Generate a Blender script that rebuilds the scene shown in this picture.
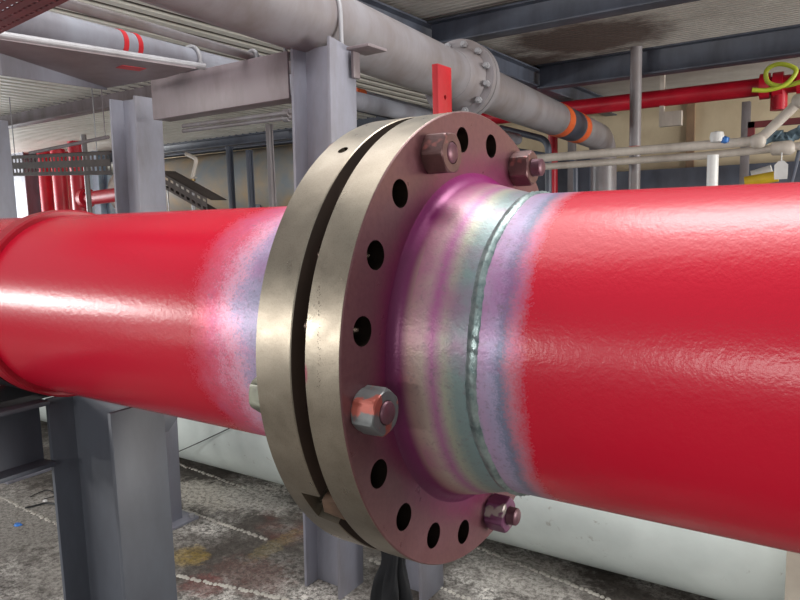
import bpy, bmesh, math, random
from mathutils import Vector, Matrix
random.seed(7)
for o in list(bpy.data.objects): bpy.data.objects.remove(o)
C = bpy.context.scene.collection
PI = math.pi
# ------------------------------------------------------------------ camera
F, YAW, PITCH, ROLL = 679.012, 0.591, 0.1223, -0.028
CAM = Vector((0.3954, -0.7646, 1.1558))
fwd = Vector((-math.sin(YAW)*math.cos(PITCH), math.cos(YAW)*math.cos(PITCH), -math.sin(PITCH)))
r0 = Vector((math.cos(YAW), math.sin(YAW), 0)); u0 = r0.cross(fwd)
RT = r0*math.cos(ROLL) + u0*math.sin(ROLL); UP = -r0*math.sin(ROLL) + u0*math.cos(ROLL)
cd = bpy.data.cameras.new('camera'); cam = bpy.data.objects.new('camera', cd); C.objects.link(cam)
cd.sensor_width = 36; cd.lens = F/800*36; cd.clip_start = .01; cd.clip_end = 200
m = Matrix.Identity(4)
for i in range(3):
    m[i][0] = RT[i]; m[i][1] = UP[i]; m[i][2] = -fwd[i]; m[i][3] = CAM[i]
cam.matrix_world = m
bpy.context.scene.camera = cam
# ------------------------------------------------------------------ world, light, exposure
W = bpy.data.worlds.new('world'); bpy.context.scene.world = W; W.use_nodes = True
bg = W.node_tree.nodes['Background']; bg.inputs[0].default_value = (.90, .96, 1.0, 1); bg.inputs[1].default_value = .40
def area(name, loc, target, sx, sy, power, col=(1, 1, 1)):
    l = bpy.data.lights.new(name, 'AREA'); l.shape = 'RECTANGLE'; l.size = sx; l.size_y = sy; l.energy = power; l.color = col
    o = bpy.data.objects.new(name, l); C.objects.link(o); o.location = loc
    o.rotation_euler = (Vector(target)-Vector(loc)).to_track_quat('-Z', 'Y').to_euler()
    return o
for loc, sx, sy, pw in (((-4.25, -2.0, 1.40), .75, .30, 34), ((-3.75, -2.45, 1.45), .30, .28, 14), ((-3.28, -2.72, .45), .22, .2, 4), ((-2.7, -3.25, 1.45), .5, .26, 20),
                        ((-2.15, -3.5, 1.35), .25, .3, 9), ((-.45, -4.1, 1.58), 1.0, .2, 26), ((1.8, -3.6, 1.5), .9, .5, 22)):
    area('daylight_opening', loc, (-.1, 0, 1.0), sx, sy, pw, (1, .98, .95))
area('skylight', (-.25, .35, 2.9), (-.2, .2, 1.1), 2.6, 1.6, 44, (1, .97, .95))
area('skylight', (.12, .5, 2.85), (.25, -.1, 1.15), 1.1, .6, 22, (1, .98, .97))
area('left_fill', (-10.5, 3.2, 1.1), (0, 3.4, 1.5), 5, 1.6, 330, (.96, .98, 1))  # fill lamp added at the far left to brighten ceiling and background
area('right_fill', (6.5, 2.6, .9), (0, 3.8, 1.9), 3.2, 1.4, 430, (1, .98, .94))  # unseen fill lamp added on the right to lift decking and back wall
vs = bpy.context.scene.view_settings
vs.view_transform = 'Standard'; vs.look = 'None'; vs.gamma = 1; vs.use_curve_mapping = False; vs.exposure = 0.0

# ------------------------------------------------------------------ helpers
def ray(x, y): return fwd + RT*((x-400)/F) - UP*((y-300)/F)
def at_y(x, y, Y): d = ray(x, y); return CAM + d*((Y-CAM.y)/d.y)
def at_x(x, y, X): d = ray(x, y); return CAM + d*((X-CAM.x)/d.x)
def at_z(x, y, Z): d = ray(x, y); return CAM + d*((Z-CAM.z)/d.z)
def lin(c): return tuple(((v/255)/12.92 if v/255 <= .04045 else ((v/255+.055)/1.055)**2.4) for v in c)+(1,)

def rim_point(x, y, R=.28):
    d = ray(x, y); o = CAM-Vector((0, 0, 1)); a = d.y**2+d.z**2; b = 2*(d.y*o.y+d.z*o.z); c = o.y**2+o.z**2-R*R
    t = (-b-math.sqrt(b*b-4*a*c))/(2*a); return o+d*t

class Mat:
    def __init__(s, name, rough=.5, metal=0., spec=None):
        s.m = bpy.data.materials.new(name); s.m.use_nodes = True; s.t = s.m.node_tree; s.N = s.t.nodes; s.L = s.t.links
        s.b = s.N['Principled BSDF']; s.b.inputs['Roughness'].default_value = rough; s.b.inputs['Metallic'].default_value = metal
        if spec is not None: s.b.inputs['Specular IOR Level'].default_value = spec
        tc = s.N.new('ShaderNodeTexCoord'); s.co = tc.outputs['Object']
    def noise(s, scale, detail=4, rough=.6, vec=None, stretch=None):
        n = s.N.new('ShaderNodeTexNoise'); n.inputs['Scale'].default_value = scale; n.inputs['Detail'].default_value = detail; n.inputs['Roughness'].default_value = rough
        v = vec or s.co
        if stretch:
            mp = s.N.new('ShaderNodeMapping'); mp.inputs['Scale'].default_value = stretch; s.L.new(v, mp.inputs[0]); v = mp.outputs[0]
        s.L.new(v, n.inputs['Vector']); return n.outputs[0]
    def ramp(s, fac, stops):
        r = s.N.new('ShaderNodeValToRGB'); e = r.color_ramp.elements
        while len(e) < len(stops): e.new(.5)
        for el, (p, c) in zip(e, stops):
            el.position = p; el.color = c if not isinstance(c, (int, float)) else (c, c, c, 1)
        s.L.new(fac, r.inputs[0]); return r.outputs[0]
    def mix(s, fac, a, b, mode='MIX'):
        n = s.N.new('ShaderNodeMix'); n.data_type = 'RGBA'; n.blend_type = mode
        for k, v in ((0, fac), (6, a), (7, b)):
            if isinstance(v, (int, float, tuple)): n.inputs[k].default_value = v
            else: s.L.new(v, n.inputs[k])
        return n.outputs[2]
    def math(s, op, a, b=0., c=None):
        n = s.N.new('ShaderNodeMath'); n.operation = op
        for k, v in ((0, a), (1, b)) + (((2, c),) if c is not None else ()):
            if isinstance(v, (int, float)): n.inputs[k].default_value = v
            else: s.L.new(v, n.inputs[k])
        return n.outputs[0]
    def xyz(s):
        n = s.N.new('ShaderNodeSeparateXYZ'); s.L.new(s.co, n.inputs[0]); return n.outputs
    def spot(s, c, centre, radii, col, amount=.9, ns=6., wob=.9):
        v = s.N.new('ShaderNodeVectorMath'); v.operation = 'SUBTRACT'; s.L.new(s.co, v.inputs[0]); v.inputs[1].default_value = centre
        w = s.N.new('ShaderNodeVectorMath'); w.operation = 'MULTIPLY'; s.L.new(v.outputs[0], w.inputs[0]); w.inputs[1].default_value = tuple(1/r for r in radii)
        n = s.N.new('ShaderNodeVectorMath'); n.operation = 'LENGTH'; s.L.new(w.outputs[0], n.inputs[0])
        f = s.math('ADD', n.outputs['Value'], s.math('MULTIPLY', s.math('SUBTRACT', s.noise(ns, 6, .7), .5), wob*2))
        return s.mix(s.ramp(f, [(.62, amount), (1., 0.)]), c, lin(col))
    def color(s, c):
        if isinstance(c, tuple): s.b.inputs['Base Color'].default_value = c
        else: s.L.new(c, s.b.inputs['Base Color'])
        return s
    def rough(s, v): s.L.new(v, s.b.inputs['Roughness']); return s
    def metal(s, v): s.L.new(v, s.b.inputs['Metallic']); return s
    def bump(s, h, strength=.3, dist=.002):
        n = s.N.new('ShaderNodeBump'); n.inputs['Strength'].default_value = strength; n.inputs['Distance'].default_value = dist
        s.L.new(h, n.inputs['Height']); s.L.new(n.outputs[0], s.b.inputs['Normal']); return s

def paint(name, c1, c2, rough=.45, metal=0., scale=6, bump=.15, bscale=120, lo=.35, hi=.65):
    M_ = Mat(name, rough, metal)
    M_.color(M_.ramp(M_.noise(scale), [(lo, lin(c1)), (hi, lin(c2))]))
    if bump: M_.bump(M_.noise(bscale, 3), bump, .001)
    return M_.m

# mesh building ------------------------------------------------------
def frame(d, roll_ref=Vector((0, 0, 1))):
    d = d.normalized(); a = roll_ref if abs(d.dot(roll_ref)) < .98 else Vector((0, 1, 0))
    s = d.cross(a).normalized(); return s, s.cross(d).normalized()
def add_tube(bm, pts, r, n=16, cap=True, hollow=False):
    pts = [Vector(p) for p in pts]; rs = r if isinstance(r, (list, tuple)) else [r]*len(pts)
    rings = []; s = None
    for i, p in enumerate(pts):
        d = (pts[min(i+1, len(pts)-1)]-pts[max(i-1, 0)]).normalized()
        if s is None: s, t = frame(d)
        else:
            s = (s-d*s.dot(d)).normalized(); t = s.cross(d)
        rings.append([bm.verts.new(p+(s*math.cos(2*PI*k/n)+t*math.sin(2*PI*k/n))*rs[i]) for k in range(n)])
    for a, b in zip(rings, rings[1:]):
        for k in range(n): bm.faces.new((a[k], a[(k+1) % n], b[(k+1) % n], b[k]))
    if cap: bm.faces.new(rings[0][::-1]); bm.faces.new(rings[-1])
def add_lathe(bm, prof, n=96, axis='x', origin=(0, 0, 0), closed=False):
    O = Vector(origin); rings = []
    for a, r in prof:
        ring = []
        for k in range(n):
            c, s = math.cos(2*PI*k/n)*r, math.sin(2*PI*k/n)*r
            v = {'x': (a, c, s), 'y': (s, a, c), 'z': (c, s, a)}[axis]
            ring.append(bm.verts.new(O+Vector(v)))
        rings.append(ring)
    pr = list(zip(rings, rings[1:])) + ([(rings[-1], rings[0])] if closed else [])
    for A_, B_ in pr:
        for k in range(n): bm.faces.new((A_[k], A_[(k+1) % n], B_[(k+1) % n], B_[k]))
    if not closed: bm.faces.new(rings[0][::-1]); bm.faces.new(rings[-1])
def add_box(bm, lo, hi, M_=None):
    vs_ = [Vector((x, y, z)) for x in (lo[0], hi[0]) for y in (lo[1], hi[1]) for z in (lo[2], hi[2])]
    if M_: vs_ = [M_ @ v for v in vs_]
    v = [bm.verts.new(p) for p in vs_]
    for f in ((0, 1, 3, 2), (4, 6, 7, 5), (0, 4, 5, 1), (2, 3, 7, 6), (0, 2, 6, 4), (1, 5, 7, 3)): bm.faces.new([v[i] for i in f])
def add_prism(bm, poly, p0, p1, ref=Vector((0, 0, 1))):
    """cross-section poly (side, up) swept from p0 to p1"""
    p0, p1 = Vector(p0), Vector(p1); s, t = frame(p1-p0, ref)
    A_ = [bm.verts.new(p0+s*a+t*b) for a, b in poly]; B_ = [bm.verts.new(p1+s*a+t*b) for a, b in poly]
    n = len(poly)
    for k in range(n): bm.faces.new((A_[k], A_[(k+1) % n], B_[(k+1) % n], B_[k]))
    bm.faces.new(A_[::-1]); bm.faces.new(B_)
def ibeam_poly(b, d, tf, tw):      # b flange width (side), d depth (up)
    return [(-b/2, -d/2), (b/2, -d/2), (b/2, -d/2+tf), (tw/2, -d/2+tf), (tw/2, d/2-tf), (b/2, d/2-tf), (b/2, d/2), (-b/2, d/2), (-b/2, d/2-tf), (-tw/2, d/2-tf), (-tw/2, -d/2+tf), (-b/2, -d/2+tf)]
def chan_poly(b, d, tf, tw):       # open towards +side
    return [(0, -d/2), (b, -d/2), (b, -d/2+tf), (tw, -d/2+tf), (tw, d/2-tf), (b, d/2-tf), (b, d/2), (0, d/2)]
def finish(bm, smooth=38, bevel=0, seg=2):
    bmesh.ops.remove_doubles(bm, verts=bm.verts, dist=1e-6)
    bmesh.ops.recalc_face_normals(bm, faces=bm.faces)
    if bevel:
        es = [e for e in bm.edges if len(e.link_faces) == 2 and e.calc_face_angle(0) > math.radians(30)]
        bmesh.ops.bevel(bm, geom=es, offset=bevel, segments=seg, affect='EDGES', profile=.5)
    for f in bm.faces: f.smooth = True
    for e in bm.edges:
        e.smooth = not (len(e.link_faces) == 2 and e.calc_face_angle(0) > math.radians(smooth))
def obj(name, bm, mat, parent=None, loc=(0, 0, 0), rot=None, smooth=38, bevel=0):
    finish(bm, smooth, bevel); me = bpy.data.meshes.new(name); bm.to_mesh(me); bm.free(); me.materials.append(mat)
    o = bpy.data.objects.new(name, me); C.objects.link(o); o.location = loc
    if rot is not None: o.rotation_euler = rot
    if parent: o.parent = parent
    return o
def tag(o, label, cat, group=None, kind=None):
    if label: o['label'] = label
    if cat: o['category'] = cat
    if group: o['group'] = group
    if kind: o['kind'] = kind
    return o
def thing(name, label, cat, loc=(0, 0, 0), group=None):
    o = bpy.data.objects.new(name, None); C.objects.link(o); o.location = loc; o.empty_display_size = .05
    return tag(o, label, cat, group)
def struct(name, bm, mat, **k):
    o = obj(name, bm, mat, **k); o['kind'] = 'structure'; return o
def B(): return bmesh.new()
def dup(root, loc, label=None, rot=None):
    r = root.copy(); C.objects.link(r); r.location = loc
    if label: r['label'] = label
    if rot is not None: r.rotation_euler = rot
    for ch in list(root.children):
        c = ch.copy(); C.objects.link(c); c.parent = r
        for g in ch.children:
            d = g.copy(); C.objects.link(d); d.parent = c
    return r
def difference(o, cutters):
    """cut the cutters out of o and bake the result into its mesh"""
    bm = B()
    for f in cutters: f(bm)
    bmesh.ops.recalc_face_normals(bm, faces=bm.faces)
    me = bpy.data.meshes.new('cut'); bm.to_mesh(me); bm.free(); c = bpy.data.objects.new('cut', me); C.objects.link(c)
    bpy.context.view_layer.update(); c.matrix_world = o.matrix_world.copy()
    md = o.modifiers.new('b', 'BOOLEAN'); md.object = c; md.operation = 'DIFFERENCE'; md.solver = 'EXACT'
    bpy.context.view_layer.update(); dg = bpy.context.evaluated_depsgraph_get()
    new = bpy.data.meshes.new_from_object(o.evaluated_get(dg)); o.modifiers.clear(); o.data = new
    bpy.data.objects.remove(c); bpy.data.meshes.remove(me)
    bm = B(); bm.from_mesh(new)
    for e in bm.edges: e.smooth = not (len(e.link_faces) == 2 and e.calc_face_angle(0) > math.radians(35))
    for f in bm.faces: f.smooth = True
    bm.to_mesh(new); bm.free()
def bend(p0, p1, p2, r, n=8):
    """points rounding the corner p1 with radius r"""
    p0, p1, p2 = Vector(p0), Vector(p1), Vector(p2); a = (p0-p1).normalized(); b = (p2-p1).normalized()
    s, e = p1+a*r, p1+b*r
    return [(s*(1-t)**2+p1*2*t*(1-t)+e*t*t) for t in [i/n for i in range(n+1)]]

# ------------------------------------------------------------------ materials
def grey_paint(name, c=(150, 150, 160), dirt=(120, 112, 112), rough=.45):
    M_ = Mat(name, rough)
    n = M_.noise(5, 6, .65, stretch=(1, 1, .35)); f = M_.ramp(n, [(.42, 0.), (.68, 1.)])
    M_.color(M_.mix(f, lin(c), lin(dirt))); M_.bump(M_.noise(60, 3), .12, .001); return M_.m
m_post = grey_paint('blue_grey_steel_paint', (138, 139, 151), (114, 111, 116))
m_post_near = grey_paint('shade_darkened_steel_paint', (84, 88, 97), (70, 71, 78), .5)  # post grey with the shade under the pipe put into its colour
m_beam = grey_paint('mauve_grey_steel_paint', (134, 124, 128), (104, 92, 92))
m_dbeam = grey_paint('dull_blue_grey_steel', (86, 92, 106), (66, 68, 78))
m_gpipe = grey_paint('dusty_grey_pipe_paint', (138, 134, 138), (116, 106, 104), .4)
m_gpipe2 = grey_paint('pale_grey_pipe_paint', (148, 150, 160), (120, 116, 122), .45)
m_galv = grey_paint('galvanised_steel', (160, 160, 164), (126, 122, 124), .35)
m_cream = grey_paint('cream_handrail_paint', (205, 196, 186), (168, 158, 148), .5)
m_redp = paint('far_red_pipe_paint', (196, 22, 46), (170, 14, 36), .4)
m_redsteel = paint('dark_red_oxide_steel', (122, 48, 52), (98, 38, 44), .6)
m_redbar = paint('bright_red_bar_paint', (184, 16, 28), (160, 10, 24), .45)
m_orange = paint('orange_band_paint', (226, 104, 48), (206, 88, 38), .5)
m_dark = paint('dark_blue_grey_band', (74, 78, 90), (60, 62, 74), .5)
m_black = paint('black_plastic', (22, 22, 26), (34, 34, 38), .4)
m_rag = paint('black_cloth', (12, 12, 15), (26, 27, 31), .9, bump=.5, bscale=40)
m_tape = paint('red_tape', (206, 34, 44), (184, 24, 34), .5)
m_hose = paint('yellow_green_cable_sheath', (196, 206, 62), (176, 190, 50), .4)
m_white = paint('white_coated_plastic', (224, 224, 222), (200, 198, 196), .4)
m_yellow = paint('yellow_paint', (222, 190, 50), (200, 160, 30), .5)
m_brown = paint('rusty_brown_steel', (96, 72, 54), (62, 44, 34), .8, scale=40)
m_blue = paint('blue_plastic', (30, 104, 190), (40, 120, 200), .4)
m_lightblue = paint('pale_blue_column_paint', (170, 190, 206), (140, 160, 180), .5)

def flange_steel(name, face=False):
    M_ = Mat(name, .3, .85)
    b = M_.ramp(M_.noise(10, 8, .6), [(.3, lin((138, 128, 114))), (.55, lin((158, 148, 133))), (.75, lin((130, 120, 106)))])
    grain = M_.noise(700, 2, .5); b = M_.mix(M_.ramp(grain, [(.36, .22), (.5, 0.)]), b, lin((112, 98, 86)))
    x, y, z = M_.xyz()
    # magenta dye penetrant residue soaked into the bolting face, thicker towards the hub
    rad = M_.math('SQRT', M_.math('ADD', M_.math('MULTIPLY', y, y), M_.math('MULTIPLY', z, z)))
    rn = M_.math('ADD', rad, M_.math('MULTIPLY', M_.math('SUBTRACT', M_.noise(9, 6, .7), .5), .055))
    dye = M_.ramp(rn, [(.190, lin((112, 26, 82))), (.214, lin((112, 42, 74))), (.236, lin((108, 66, 74))), (.30, lin((116, 80, 78)))])
    dye = M_.mix(M_.ramp(M_.noise(160, 4, .7), [(.42, 0.), (.7, .35)]), dye, lin((78, 38, 52)))
    on = M_.math('GREATER_THAN', x, -.0012)
    if face: c = M_.mix(on, b, dye)
    else:
        sm = M_.ramp(M_.noise(5, 3, .5), [(.66, 0.), (.72, .35)]); c = M_.mix(sm, b, lin((150, 90, 96)))
    if face:
        pk = rim_point(305, 374); v = M_.N.new('ShaderNodeVectorMath'); v.operation = 'SUBTRACT'; M_.L.new(M_.co, v.inputs[0]); v.inputs[1].default_value = pk
        w = M_.N.new('ShaderNodeVectorMath'); w.operation = 'MULTIPLY'; M_.L.new(v.outputs[0], w.inputs[0]); w.inputs[1].default_value = (160, 40, 62)
        ln = M_.N.new('ShaderNodeVectorMath'); ln.operation = 'LENGTH'; M_.L.new(w.outputs[0], ln.inputs[0])
        c = M_.mix(M_.ramp(M_.math('ADD', ln.outputs['Value'], M_.math('MULTIPLY', M_.noise(120), .6)), [(.6, .8), (1., 0.)]), c, lin((158, 74, 96)))
    M_.color(c); M_.rough(M_.ramp(M_.noise(25, 5), [(.3, .26), (.7, .42)])); M_.bump(M_.noise(150, 5), .18, .0006)
    if face: M_.metal(M_.math('MULTIPLY_ADD', on, -.6, .85))
    return M_.m
m_hole = paint('dark_bolt_hole_steel', (84, 70, 62), (50, 42, 38), .28, .85)
m_gapface = paint('dark_rusted_facing', (66, 50, 40), (44, 34, 28), .7)
m_flange_l = flange_steel('machined_flange_steel'); m_flange_r = flange_steel('machined_flange_steel_with_dye', True)

def spool_paint(name, stops, length, flip=False, wob=.012, bumpy=.28):
    """red pipe whose paint stops short of the weld; the bands run along the pipe axis"""
    M_ = Mat(name, .28); x, y, z = M_.xyz()
    if flip: x = M_.math('MULTIPLY', x, -1)
    w1 = M_.math('MULTIPLY', M_.math('SUBTRACT', M_.noise(11, 5, .6), .5), wob*2.2)
    w2 = M_.math('MULTIPLY', M_.math('SUBTRACT', M_.noise(60, 4, .7), .5), wob)
    amp = M_.math('MULTIPLY', M_.math('MINIMUM', M_.math('MAXIMUM', M_.math('SUBTRACT', x, .015), 0), .1), 10)
    u = M_.math('DIVIDE', M_.math('ADD', x, M_.math('MULTIPLY', M_.math('ADD', M_.math('ADD', w1, w2), M_.math('MULTIPLY', M_.math('SUBTRACT', M_.noise(420, 2, .6), .5), wob*1.6)), amp)), length)
    c = M_.ramp(u, [(p/length, lin(k)) for p, k in stops])
    red = M_.ramp(u, [(stops[-2][0]/length, 0.), (stops[-1][0]/length, 1.)])
    notred = M_.math('SUBTRACT', 1, red)
    mg = M_.math('MULTIPLY', M_.ramp(M_.noise(7, 5, .6), [(.5, 0.), (.66, .55)]), M_.math('MULTIPLY', notred, M_.math('GREATER_THAN', x, .018)))
    c = M_.mix(mg, c, lin((160, 60, 128)))
    if not flip:
        top = M_.math('MULTIPLY', M_.ramp(M_.math('ADD', z, M_.math('MULTIPLY', M_.noise(9), .08)), [(.15, 0.), (.205, .65)]), M_.ramp(M_.math('ADD', x, M_.math('MULTIPLY', M_.noise(14), .02)), [(.038, 1.), (.060, 0.)]))
        c = M_.mix(top, c, lin((156, 38, 118)))
    sp = M_.math('MULTIPLY', M_.ramp(M_.noise(190, 3, .6), [(.55, 0.), (.72, .5)]), M_.math('MULTIPLY', notred, M_.math('GREATER_THAN', x, .018)))
    c = M_.mix(sp, c, lin((120, 104, 112)))
    M_.color(c); M_.rough(M_.ramp(red, [(0, .36), (1, .27)]))
    M_.metal(M_.math('MULTIPLY', notred, .25))
    h = M_.math('ADD', M_.math('MULTIPLY', M_.noise(380, 2, .5), .4), M_.math('MULTIPLY', M_.noise(130, 2, .4), .6))
    M_.bump(h, bumpy, .0016)
    return M_.m
RED = (190, 10, 42)
m_neck_r = spool_paint('red_pipe_paint_over_bare_weld', [(0, (92, 26, 66)), (.010, (112, 38, 84)), (.020, (160, 126, 122)), (.034, (176, 156, 146)), (.044, (164, 104, 142)), (.055, (160, 158, 142)), (.066, (126, 142, 140)), (.080, (124, 144, 146)),
        (.092, (178, 150, 180)), (.106, (164, 152, 182)), (.116, (116, 122, 146)), (.128, (190, 116, 134)), (.142, RED)], .3)
m_neck_l = spool_paint('red_pipe_paint_fading_to_lavender', [(.05, (150, 140, 170)), (.215, (152, 146, 172)), (.237, (178, 156, 188)), (.258, (222, 160, 184)), (.29, (212, 96, 122)), (.345, RED)], .5, flip=True, wob=.04)
def weld_mat():
    M_ = Mat('weld_bead_steel', .3, .6)
    M_.color(M_.ramp(M_.noise(60, 4), [(.35, lin((120, 138, 138))), (.65, lin((176, 190, 188)))])); M_.bump(M_.noise(220, 3), .4, .001); return M_.m
m_weld = weld_mat()
def nut_mat(name, base, patch, lo=.52):
    M_ = Mat(name, .4, .35); c = M_.ramp(M_.noise(30, 5), [(.35, lin(base)), (.65, lin(tuple(int(v*.78) for v in base)))])
    c = M_.mix(M_.ramp(M_.noise(34, 3, .5), [(lo, 0.), (lo+.04, .9)]), c, lin(patch)); M_.color(c); M_.bump(M_.noise(120, 4), .3, .0008); return M_.m
m_nut_or = nut_mat('green_grey_nut_with_orange_paint', (122, 124, 124), (168, 82, 68), .55)
m_nut_gr = nut_mat('green_grey_nut', (128, 128, 112), (100, 98, 88), .6)
m_nut_br = nut_mat('dye_stained_brown_nut', (112, 78, 76), (140, 84, 80), .62)
m_nut_mg = nut_mat('magenta_stained_nut', (124, 70, 104), (150, 142, 134), .58)
m_stud = nut_mat('stud_steel', (118, 76, 88), (96, 62, 72), .6)

CZ_ = 2.17
def ceil_mat(name, a, b, stain=None):
    M_ = Mat(name, .55, .1); c = M_.ramp(M_.noise(3, 6, .7), [(.35, lin(a)), (.65, lin(b))])
    if stain:
        for x, y, r in ((650, 62, (1.0, .42, 9)), (590, 38, (.55, .5, 9)), (705, 52, (.55, .26, 9)), (520, 70, (.5, .7, 9))):
            c = M_.spot(c, at_z(x, y, CZ_), r, stain, .88, 3.5, .5)
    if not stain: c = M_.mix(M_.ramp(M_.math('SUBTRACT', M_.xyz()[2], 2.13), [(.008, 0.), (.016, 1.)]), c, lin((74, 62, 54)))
    M_.color(c); return M_.m
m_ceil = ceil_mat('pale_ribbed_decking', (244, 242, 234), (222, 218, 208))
m_ceil_st = ceil_mat('stained_ribbed_decking', (206, 202, 196), (184, 178, 172), (84, 66, 60))
def floor_mat():
    M_ = Mat('dirty_worn_deck', .75)
    c = M_.ramp(M_.noise(2.6, 12, .62), [(.36, lin((60, 55, 50))), (.46, lin((98, 92, 86))), (.54, lin((150, 146, 140))), (.63, lin((226, 222, 214)))])
    c = M_.mix(M_.ramp(M_.noise(45, 5, .8), [(.42, .8), (.52, 0.)]), c, lin((56, 50, 46)))
    c = M_.mix(M_.ramp(M_.noise(1.7, 4, .6, stretch=(1, 1, 1)), [(.62, 0.), (.7, .6)]), c, lin((120, 60, 50)))
    P_ = lambda x, y: at_z(x, y, 0)
    for x, y, r, col, am in ((205, 495, (.30, .14, 1), (214, 208, 196), .85), (255, 500, (.25, .10, 1), (206, 202, 194), .7), (110, 560, (.3, .3, 1), (178, 174, 166), .6), (20, 520, (.45, .35, 1), (172, 168, 160), .65), (525, 575, (.25, .16, 1), (196, 192, 184), .6),
                             (188, 556, (.09, .07, 1), (176, 146, 50), .5), (275, 545, (.05, .16, 1), (150, 130, 56), .3), (250, 575, (.2, .12, 1), (112, 66, 58), .4), (205, 585, (.1, .07, 1), (116, 56, 52), .6)):
        c = M_.spot(c, P_(x, y), r, col, am, 22, 1.1)
    c = M_.mix(M_.ramp(M_.noise(60, 6, .85), [(.43, .7), (.53, 0.)]), c, lin((70, 64, 58)))
    M_.color(c); M_.bump(M_.noise(70, 6, .7), .7, .006); return M_.m
m_floor = floor_mat()
def wall_mat():
    M_ = Mat('stained_cream_wall', .8); c = M_.ramp(M_.noise(1.3, 7, .65, stretch=(1, 1, .5)), [(.35, lin((212, 196, 166))), (.6, lin((186, 168, 140))), (.75, lin((140, 118, 96)))])
    M_.color(c); return M_.m
m_wall = wall_mat()
def bigpipe_mat():
    M_ = Mat('pale_green_white_pipe_paint', .3); c = M_.ramp(M_.noise(3, 6, .6), [(.4, lin((226, 236, 232))), (.7, lin((204, 214, 210)))])
    c = M_.mix(M_.ramp(M_.noise(16, 8, .75), [(.62, 0.), (.68, .5)]), c, lin((132, 124, 108))); M_.color(c); M_.bump(M_.noise(30, 3), .15, .001); return M_.m
m_big = bigpipe_mat()
m_tank = paint('weathered_tank_paint', (196, 172, 138), (150, 158, 164), .6, scale=2)

# ------------------------------------------------------------------ room shell
bm = B(); add_box(bm, (-16, -4, -.05), (10, 12, 0)); struct('floor', bm, m_floor)
CZ = 2.17
def corrugated(x0, x1, y0, y1, z, pitch, amp, along, gap=0):
    bm = B()
    L0, L1 = (x0, x1) if along == 'y' else (y0, y1)
    n = int((L1-L0)/pitch)
    prof = []
    for i in range(n):
        a = L0+i*pitch
        prof += [(a, 0), (a+pitch*.12, -amp), (a+pitch*.6, -amp), (a+pitch*.72, 0)]
    prof.append((L1, 0)); prof += [(L1, amp), (L0, amp)]
    E0, E1 = (y0, y1) if along == 'y' else (x0, x1)
    R = []
    for e in (E0, E1):
        R.append([bm.verts.new((a, e, z+h) if along == 'y' else (e, a, z+h)) for a, h in prof])
    k = len(prof)
    for i in range(k): bm.faces.new((R[0][i], R[0][(i+1) % k], R[1][(i+1) % k], R[1][i]))
    bm.faces.new(R[0][::-1]); bm.faces.new(R[1])
    return bm
YB = at_z(429, 43, CZ-.12).y      # line of the main cross beam under the ceiling
XB = at_z(400, 35, CZ-.12).x
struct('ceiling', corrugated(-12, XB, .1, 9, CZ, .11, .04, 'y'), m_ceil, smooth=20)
struct('ceiling', corrugated(XB, 8, 1.75, 9, CZ, .045, .006, 'x'), m_ceil_st, smooth=20)
bm = B(); add_box(bm, (-9.2, 5.7, 0), (10, 5.8, 2.6)); struct('wall_back', bm, m_wall)

# ------------------------------------------------------------------ the red flanged pipes
AX = Vector((0, 0, 1))
TR, XL0, XL1 = -.0446, -.1115, -.0624    # right flange back; left flange faces
RO, RP, RPL = .28, .178, .1758
HUBR = .205
rightp = thing('flanged_pipe', 'glossy red pipe with stained weld neck flange, right of the narrow gap', 'pipe', AX)
def arc(cx, cr, rad, a0, a1, n=8): return [(cx+rad*math.cos(a0+(a1-a0)*i/n), cr+rad*math.sin(a0+(a1-a0)*i/n)) for i in range(n+1)]
# flange ring, neck, bead, pipe: profiles (x, r)
bm = B(); add_lathe(bm, [(TR, .16), (TR, RO-.0015), (TR+.0015, RO), (-.0015, RO), (0, RO-.0015), (0, .16)], 256, closed=True)
fr = obj('flange', bm, m_flange_r, rightp)
PH = -.5001; HB = .2468; HR = .0150
def hole_pos(i): a = PH+i*2*PI/20; return Vector((0, -HB*math.sin(a), HB*math.cos(a)))
def dark_faces(o, gx):  # hole walls take a darker steel, gap-side faces a dark brown
    o.data.materials.append(m_hole); o.data.materials.append(m_gapface)
    for f in o.data.polygons:
        r = math.hypot(f.center.y, f.center.z)
        if abs(f.normal.x) < .3 and HB-HR-.002 < r < HB+HR+.002: f.material_index = 1
        if abs(f.center.x-gx) < .0003 and abs(f.normal.x) > .9: f.material_index = 2
def hole_cut(i, x0, x1, r=HR):
    def f(bm):
        p = hole_pos(i); add_lathe(bm, [(x0, r), (x1, r)], 40, 'x', (0, p.y, p.z))
    return f
difference(fr, [hole_cut(i, TR-.01, .01) for i in range(20)]); dark_faces(fr, TR)
prof = [(-.03, .168), (-.03, .2095)] + [(0, .2095)] + arc(.016, .2095+.001, .0165, PI, 1.5*PI-.25, 8)[1:] + [(.028, .1915), (.045, .1865), (.060, .1825), (.072, .1795), (.079, .178), (.079, .168)]
bm = B(); add_lathe(bm, prof, 192, closed=True); obj('weld_neck', bm, m_neck_r, rightp, smooth=60)
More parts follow.
